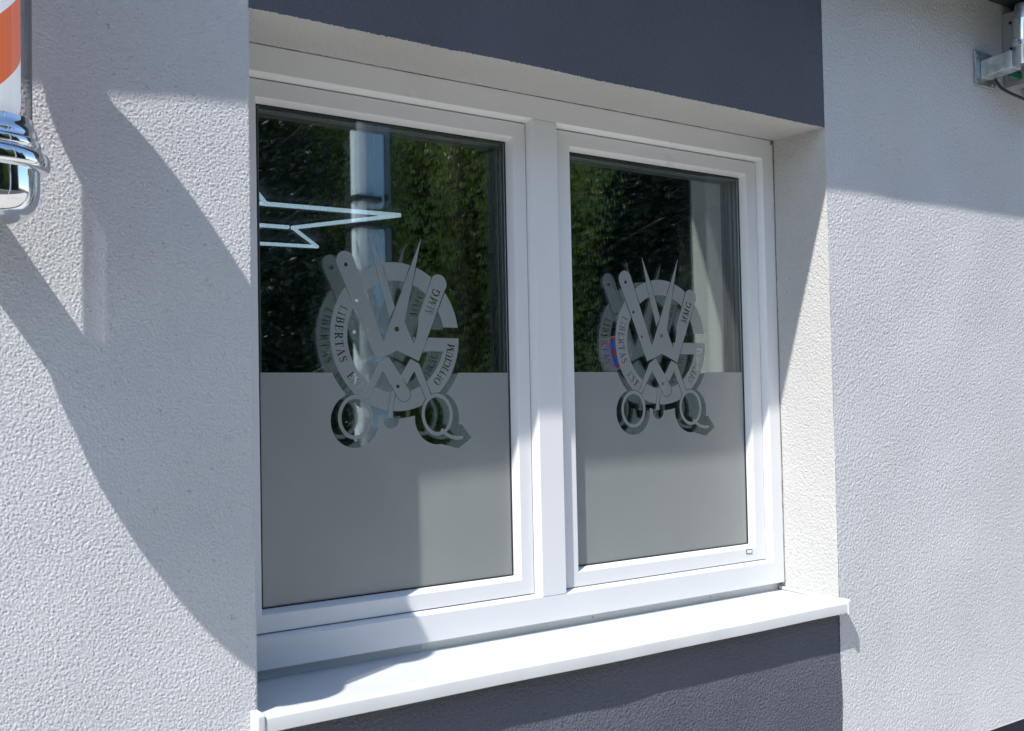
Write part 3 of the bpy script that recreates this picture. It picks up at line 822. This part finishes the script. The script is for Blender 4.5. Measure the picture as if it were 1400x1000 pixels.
# grey housing behind it
hb = thing('junction_housing', 'grey screwed metal housing on the wall behind the upright steel tube', 'housing', (2.6, -.06, 1.85))
def J_(o): o.location = -Vector((2.6, -.06, 1.85)); return o
J_(box('case', 2.485, 2.80, -.100, -.0018, 1.752, 1.985, M['greybox'], hb, bevel=.003))
J_(box('front_cover', 2.492, 2.793, -.106, -.1005, 1.760, 1.978, M['greybox'], hb, bevel=.002))
for z in (1.79, 1.87, 1.95):
    J_(tube('screw', [(2.4848, -.03, z), (2.482, -.03, z)], .005, M['black'], hb, seg=8))
    J_(tube('screw', [(2.4848, -.075, z), (2.482, -.075, z)], .004, M['black'], hb, seg=8))
J_(box('cable_gland', 2.53, 2.60, -.085, -.03, 1.728, 1.7515, M['greybox'], hb, bevel=.004))
J_(box('green_tag', 2.415, 2.484, -.060, -.052, 1.768, 1.788, M['green'], hb, bevel=.001))
def bez(ps, n=24):
    out = []
    for i in range(n + 1):
        t = i / n; q = [Vector(p) for p in ps]
        while len(q) > 1: q = [q[k] * (1 - t) + q[k + 1] * t for k in range(len(q) - 1)]
        out.append(q[0])
    return out
cb = tube('cable', bez([(2.405, -.02, 1.765), (2.41, -.04, 1.70), (2.47, -.07, 1.735), (2.55, -.08, 1.665), (2.66, -.07, 1.70), (2.70, -.04, 1.752)]), .0045, M['black'], None, seg=10)
tag(cb, 'thin black cable looping below the galvanised bracket', 'cable')

# ================================================================ STAR-SHAPED LED LIGHT INSIDE
led = thing('ceiling_light', 'star-shaped ceiling light of thin glowing tubes seen through the left pane', 'ceiling light', (2.3, 4.5, 1.97))
LZ = 1.97
segs = [((1.60, 3.57), (1.917, 4.056)), ((1.50, 4.08), (2.766, 4.001)), ((2.766, 4.001), (2.421, 4.751)), ((1.80, 4.775), (2.394, 4.749)), ((2.421, 4.751), (2.956, 5.444)), ((2.956, 5.444), (2.20, 5.53)), ((1.50, 4.08), (1.80, 4.775)), ((2.20, 5.53), (1.80, 4.775))]
for a, b in segs:
    o = tube('led_tube', [(a[0], a[1], LZ), (b[0], b[1], LZ)], .0125, M['led'], led, seg=10); o.location = (-2.3, -4.5, -1.97)
    m_ = ((a[0] + b[0]) / 2, (a[1] + b[1]) / 2)
for x, y in ((2.0, 4.07), (2.3, 5.52)):
    o = tube('hanger', [(x, y, LZ + .01), (x, y, 2.0008)], .004, M['black'], led, seg=8); o.location = (-2.3, -4.5, -1.97)

# ================================================================ THE STREET SIDE (seen mirrored in the panes and the chrome)
def struct(o): o['kind'] = 'structure'; return o
struct(box('ground', -90, 90, -90, 90, GROUND - .30, GROUND - .02, M['asphalt']))
pv = struct(box('pavement', -14, 22, -3.2, -.02, GROUND - .02, GROUND, M['paving']))
struct(box('lawn', -20, 30, -24, -6.4, GROUND - .019, GROUND + .03, M['lawn']))
struct(box('kerb', -20, 30, -6.4, -6.25, GROUND - .019, GROUND + .08, M['paving']))

# post with two pale panels
po = thing('street_post', 'grey street post carrying pale blue panels, reflected in the left pane', 'post', (1.735, -2.2, GROUND))
def O_p(o): o.location = -Vector((1.735, -2.2, GROUND)); return o
O_p(lathe('post_tube', [(0, GROUND), (.036, GROUND), (.036, 3.2), (0, 3.21)], M['post'], po, seg=32, loc=(1.735, -2.2, 0)))
def rrect(name, x0, x1, y0, y1, z0, z1, mat, r):
    v = []
    for cx, cz, a in ((x1 - r, z1 - r, 0), (x0 + r, z1 - r, 90), (x0 + r, z0 + r, 180), (x1 - r, z0 + r, 270)):
        for k in range(5):
            t = math.radians(a + 22.5 * k); v.append((cx + r * math.cos(t), cz + r * math.sin(t)))
    n = len(v); V = [(x, y0, z) for x, z in v] + [(x, y1, z) for x, z in v]
    Fc = [tuple(range(n)), tuple(range(n, 2 * n))] + [(i, (i + 1) % n, (i + 1) % n + n, i + n) for i in range(n)]
    return mesh_obj(name, V, Fc, mat, po, bevel=.003)
for z0, z1 in ((1.725, 3.05), (.62, 1.64)):
    O_p(rrect('panel', 1.765, 1.865, -2.215, -2.19, z0, z1, M['panel'], .03))
    O_p(rrect('panel_frame', 1.868, 1.892, -2.225, -2.18, z0 - .01, z1 + .01, M['clampm'], .01))
    O_p(rrect('panel_rib', 1.800, 1.806, -2.189, -2.180, z0 + .05, z1 - .05, M['post'], .002))
for z in (1.762, 1.64):
    O_p(boxes('clamp', [(1.69, 1.83, -2.255, -2.15, z - .013, z + .013)], M['clampm'], po, bevel=.003))

# no-stopping sign
sg = thing('road_sign', 'round blue and red no-stopping sign reflected in the right pane', 'road sign', (8.56, -8.0, GROUND))
def disc_plate(name, r0, r1, y, mat, parent, th=.004):
    V, Fc = [], []; n = 48
    for rr, yy_ in ((r0, y), (r1, y), (r1, y - th), (r0, y - th)):
        for k in range(n): a = 2 * math.pi * k / n; V.append((rr * math.cos(a), yy_, rr * math.sin(a)))
    for q in range(4):
        w_ = (q + 1) % 4
        for k in range(n): l = (k + 1) % n; Fc.append((q * n + k, q * n + l, w_ * n + l, w_ * n + k))
    return mesh_obj(name, V, Fc, mat, parent)
sgr = []
zc = 1.414 - GROUND
o = disc_plate('plate', .001, .176, .0, M['sblue'], sg); o.location = (0, 0, zc)
o = disc_plate('red_rim', .160, .198, .003, M['sred'], sg); o.location = (0, 0, zc)
o = disc_plate('white_edge', .198, .206, .003, M['white'], sg); o.location = (0, 0, zc)
for a in (45, -45):
    v, f = box_vf(-.165, .165, .0032 + (.0005 if a > 0 else 0), .005 + (.0005 if a > 0 else 0), -.018, .018)
    o = mesh_obj('red_bar', v, f, M['sred'], sg); o.location = (0, 0, zc); o.rotation_euler = (0, math.radians(a), 0)
tube('sign_pole', [(0, -.03, 0), (0, -.03, zc + .2)], .03, M['clampm'], sg, seg=16)
sg.rotation_euler = (0, 0, math.radians(14))

# trees
def trunk_mesh(h, r, limbs, seed):
    rn = random.Random(seed); V, Fc = [], []
    def limb(p0, p1, r0, r1, bend, n=6, seg=9):
        base = len(V); p0 = Vector(p0); p1 = Vector(p1)
        side = Vector((rn.uniform(-1, 1), rn.uniform(-1, 1), 0)) * bend
        for i in range(n + 1):
            t = i / n; p = p0.lerp(p1, t) + side * math.sin(t * math.pi); rr = r0 + (r1 - r0) * t
            d = (p1 - p0).normalized(); a = d.cross(Vector((.3, .9, .1))).normalized(); b = d.cross(a)
            for k in range(seg):
                th = 2 * math.pi * k / seg; V.append(p + (a * math.cos(th) + b * math.sin(th)) * rr)
        for i in range(n):
            for k in range(seg):
                l = (k + 1) % seg; Fc.append((base + i * seg + k, base + i * seg + l, base + (i + 1) * seg + l, base + (i + 1) * seg + k))
    limb((0, 0, 0), (0, 0, h), r, r * .25, .15, 8, 12)
    for i in range(limbs):
        z = h * (.2 + .7 * i / limbs); a = rn.uniform(0, 6.28); L_ = (1 - z / h) * h * .32 + .6
        limb((0, 0, z), (math.cos(a) * L_, math.sin(a) * L_, z + L_ * .35), r * .35 * (1 - .6 * z / h), .012, .12)
    return V, Fc
def crown_mesh(name, kind, n, seed, mat):
    r = np.random.default_rng(seed)
    nc = 170 if kind != 'weep' else 130
    if kind == 'cone':
        zc_ = r.random(nc) ** 1.3 * 8.2 + .15; rad = (1 - zc_ / 8.9) * 2.1 + .15
        a = r.random(nc) * 6.283; q = np.sqrt(r.random(nc)) * .5 + .5
        cen = np.stack([np.cos(a) * rad * q, np.sin(a) * rad * q, zc_], 1); sp = np.array([.42, .42, .24])
    elif kind == 'weep':
        a = r.random(nc) * 6.283; q = r.random(nc) ** .5 * 2.3; zc_ = .8 + r.random(nc) * 6.4
        cen = np.stack([np.cos(a) * q, np.sin(a) * q, zc_], 1); sp = np.array([.13, .13, .75])
    else:
        u = r.standard_normal((nc, 3)); u /= np.linalg.norm(u, axis=1)[:, None]
        cen = u * (r.random((nc, 1)) ** .4) * np.array([2.3, 2.3, 3.2]) + np.array([0, 0, 4.2]); sp = np.array([.38, .38, .3])
    pick = r.integers(0, nc, n)
    P = cen[pick] + r.standard_normal((n, 3)) * sp
    if kind == 'cone': P[:, 2] -= .12 * np.hypot(P[:, 0], P[:, 1])
    P[:, 2] = np.maximum(P[:, 2], .05)
    d1 = r.standard_normal((n, 3)); d1 /= np.linalg.norm(d1, axis=1)[:, None]
    if kind == 'weep': d1 = d1 * .4 + np.array([0, 0, -1]); d1 /= np.linalg.norm(d1, axis=1)[:, None]
    d2 = np.cross(d1, r.standard_normal((n, 3))); d2 /= np.linalg.norm(d2, axis=1)[:, None]
    L_ = r.uniform(.022, .05, (n, 1)) * (1.25 if kind == 'cone' else 1); Wd = L_ * (.3 if kind == 'cone' else .45)
    V = np.stack([P - d1 * L_, P + d2 * Wd, P + d1 * L_, P - d2 * Wd], 1).reshape(-1, 3)
    me = bpy.data.meshes.new(name)
    me.vertices.add(4 * n); me.vertices.foreach_set('co', V.reshape(-1).astype(np.float32))
    me.loops.add(4 * n); me.loops.foreach_set('vertex_index', np.arange(4 * n, dtype=np.int32))
    me.polygons.add(n); me.polygons.foreach_set('loop_start', np.arange(0, 4 * n, 4, dtype=np.int32))
    me.update(calc_edges=True); me.materials.append(mat)
    return me
crowns = {'cone': crown_mesh('crown', 'cone', 95000, 3, M['leaf_dark']), 'weep': crown_mesh('crown', 'weep', 95000, 4, M['leaf_yellow']), 'round': crown_mesh('crown', 'round', 80000, 5, M['leaf_mid'])}
v, f = trunk_mesh(7.5, .17, 14, 2); tr0 = mesh_obj('trunk', v, f, M['bark']); tme = tr0.data; bpy.data.objects.remove(tr0)
for p in tme.polygons: p.use_smooth = True
TREES = [
 ('conifer_tree', 'cone', 3.2, -11.0, 1.05, 0, 'dark conifer filling the left end of the left pane reflection'),
 ('conifer_tree', 'cone', 4.3, -9.8, .85, 1.1, 'dark conifer reflected left of the street post'),
 ('conifer_tree', 'cone', 5.6, -14.2, 1.15, 2.0, 'dark conifer standing behind the reflected street post'),
 ('weeping_tree', 'weep', 7.6, -10.2, .95, .4, 'yellow-green weeping tree reflected in the right half of the left pane'),
 ('leafy_tree', 'round', 8.6, -12.6, 1.15, .2, 'mid-green leafy tree reflected behind the weeping tree'),
 ('conifer_tree', 'cone', 10.2, -11.0, 1.1, 3.3, 'dark conifer behind the reflected no-stopping sign'),
 ('conifer_tree', 'cone', 12.2, -10.0, .95, 1.7, 'dark conifer reflected near the middle of the right pane'),
 ('conifer_tree', 'cone', 13.6, -12.4, 1.2, 4.0, 'tall dark conifer at the back of the right pane reflection'),
 ('leafy_tree', 'round', 16.0, -10.6, 1.1, 2.9, 'green leafy tree far along the street reflected at the right jamb'),
]
for i, (nm, kind, x, y, s_, rz, lab) in enumerate(TREES):
    t = thing(nm, lab, 'tree', (x, y, GROUND), 'trees across the street'); t.rotation_euler = (0, 0, rz); t.scale = (s_,) * 3
    link(bpy.data.objects.new('trunk', tme), t); link(bpy.data.objects.new('crown', crowns[kind]), t)
for i, (x, y, s_, rz) in enumerate([(0.6, -12.5, 1.1, .6), (-2.2, -11.0, 1.0, 1.9), (-5.2, -12.2, 1.15, 3.0), (-8.4, -13.0, 1.0, 4.4), (19.2, -11.6, 1.2, 5.1)]):
    kind = ('cone', 'round')[i % 2]
    t = thing(('conifer_tree', 'leafy_tree')[i % 2], 'green tree in the row across the street, opposite the barber pole side', 'tree', (x, y, GROUND), 'trees across the street'); t.rotation_euler = (0, 0, rz); t.scale = (s_,) * 3
    link(bpy.data.objects.new('trunk', tme), t); link(bpy.data.objects.new('crown', crowns[kind]), t)
def far_wood():
    r = np.random.default_rng(11); n = 60000
    x = r.uniform(-26, 40, n); y = -17.5 - r.random(n) * 3.0
    top = 7.5 + 1.2 * np.sin(x * .9) + .9 * np.sin(x * 2.3 + 1)
    P = np.stack([x, y, GROUND + r.random(n) * top], 1)
    d1 = r.standard_normal((n, 3)); d1 /= np.linalg.norm(d1, axis=1)[:, None]
    d2 = np.cross(d1, r.standard_normal((n, 3))); d2 /= np.linalg.norm(d2, axis=1)[:, None]
    L_ = r.uniform(.12, .26, (n, 1))
    V = np.stack([P - d1 * L_, P + d2 * L_ * .55, P + d1 * L_, P - d2 * L_ * .55], 1).reshape(-1, 3)
    me = bpy.data.meshes.new('far_wood')
    me.vertices.add(4 * n); me.vertices.foreach_set('co', V.reshape(-1).astype(np.float32))
    me.loops.add(4 * n); me.loops.foreach_set('vertex_index', np.arange(4 * n, dtype=np.int32))
    me.polygons.add(n); me.polygons.foreach_set('loop_start', np.arange(0, 4 * n, 4, dtype=np.int32))
    me.update(calc_edges=True); me.materials.append(M['leaf_dark'])
    o = link(bpy.data.objects.new('far_wood', me)); o['kind'] = 'stuff'
    tag(o, 'dense dark wood closing the view behind the row of trees', 'wood')
far_wood()
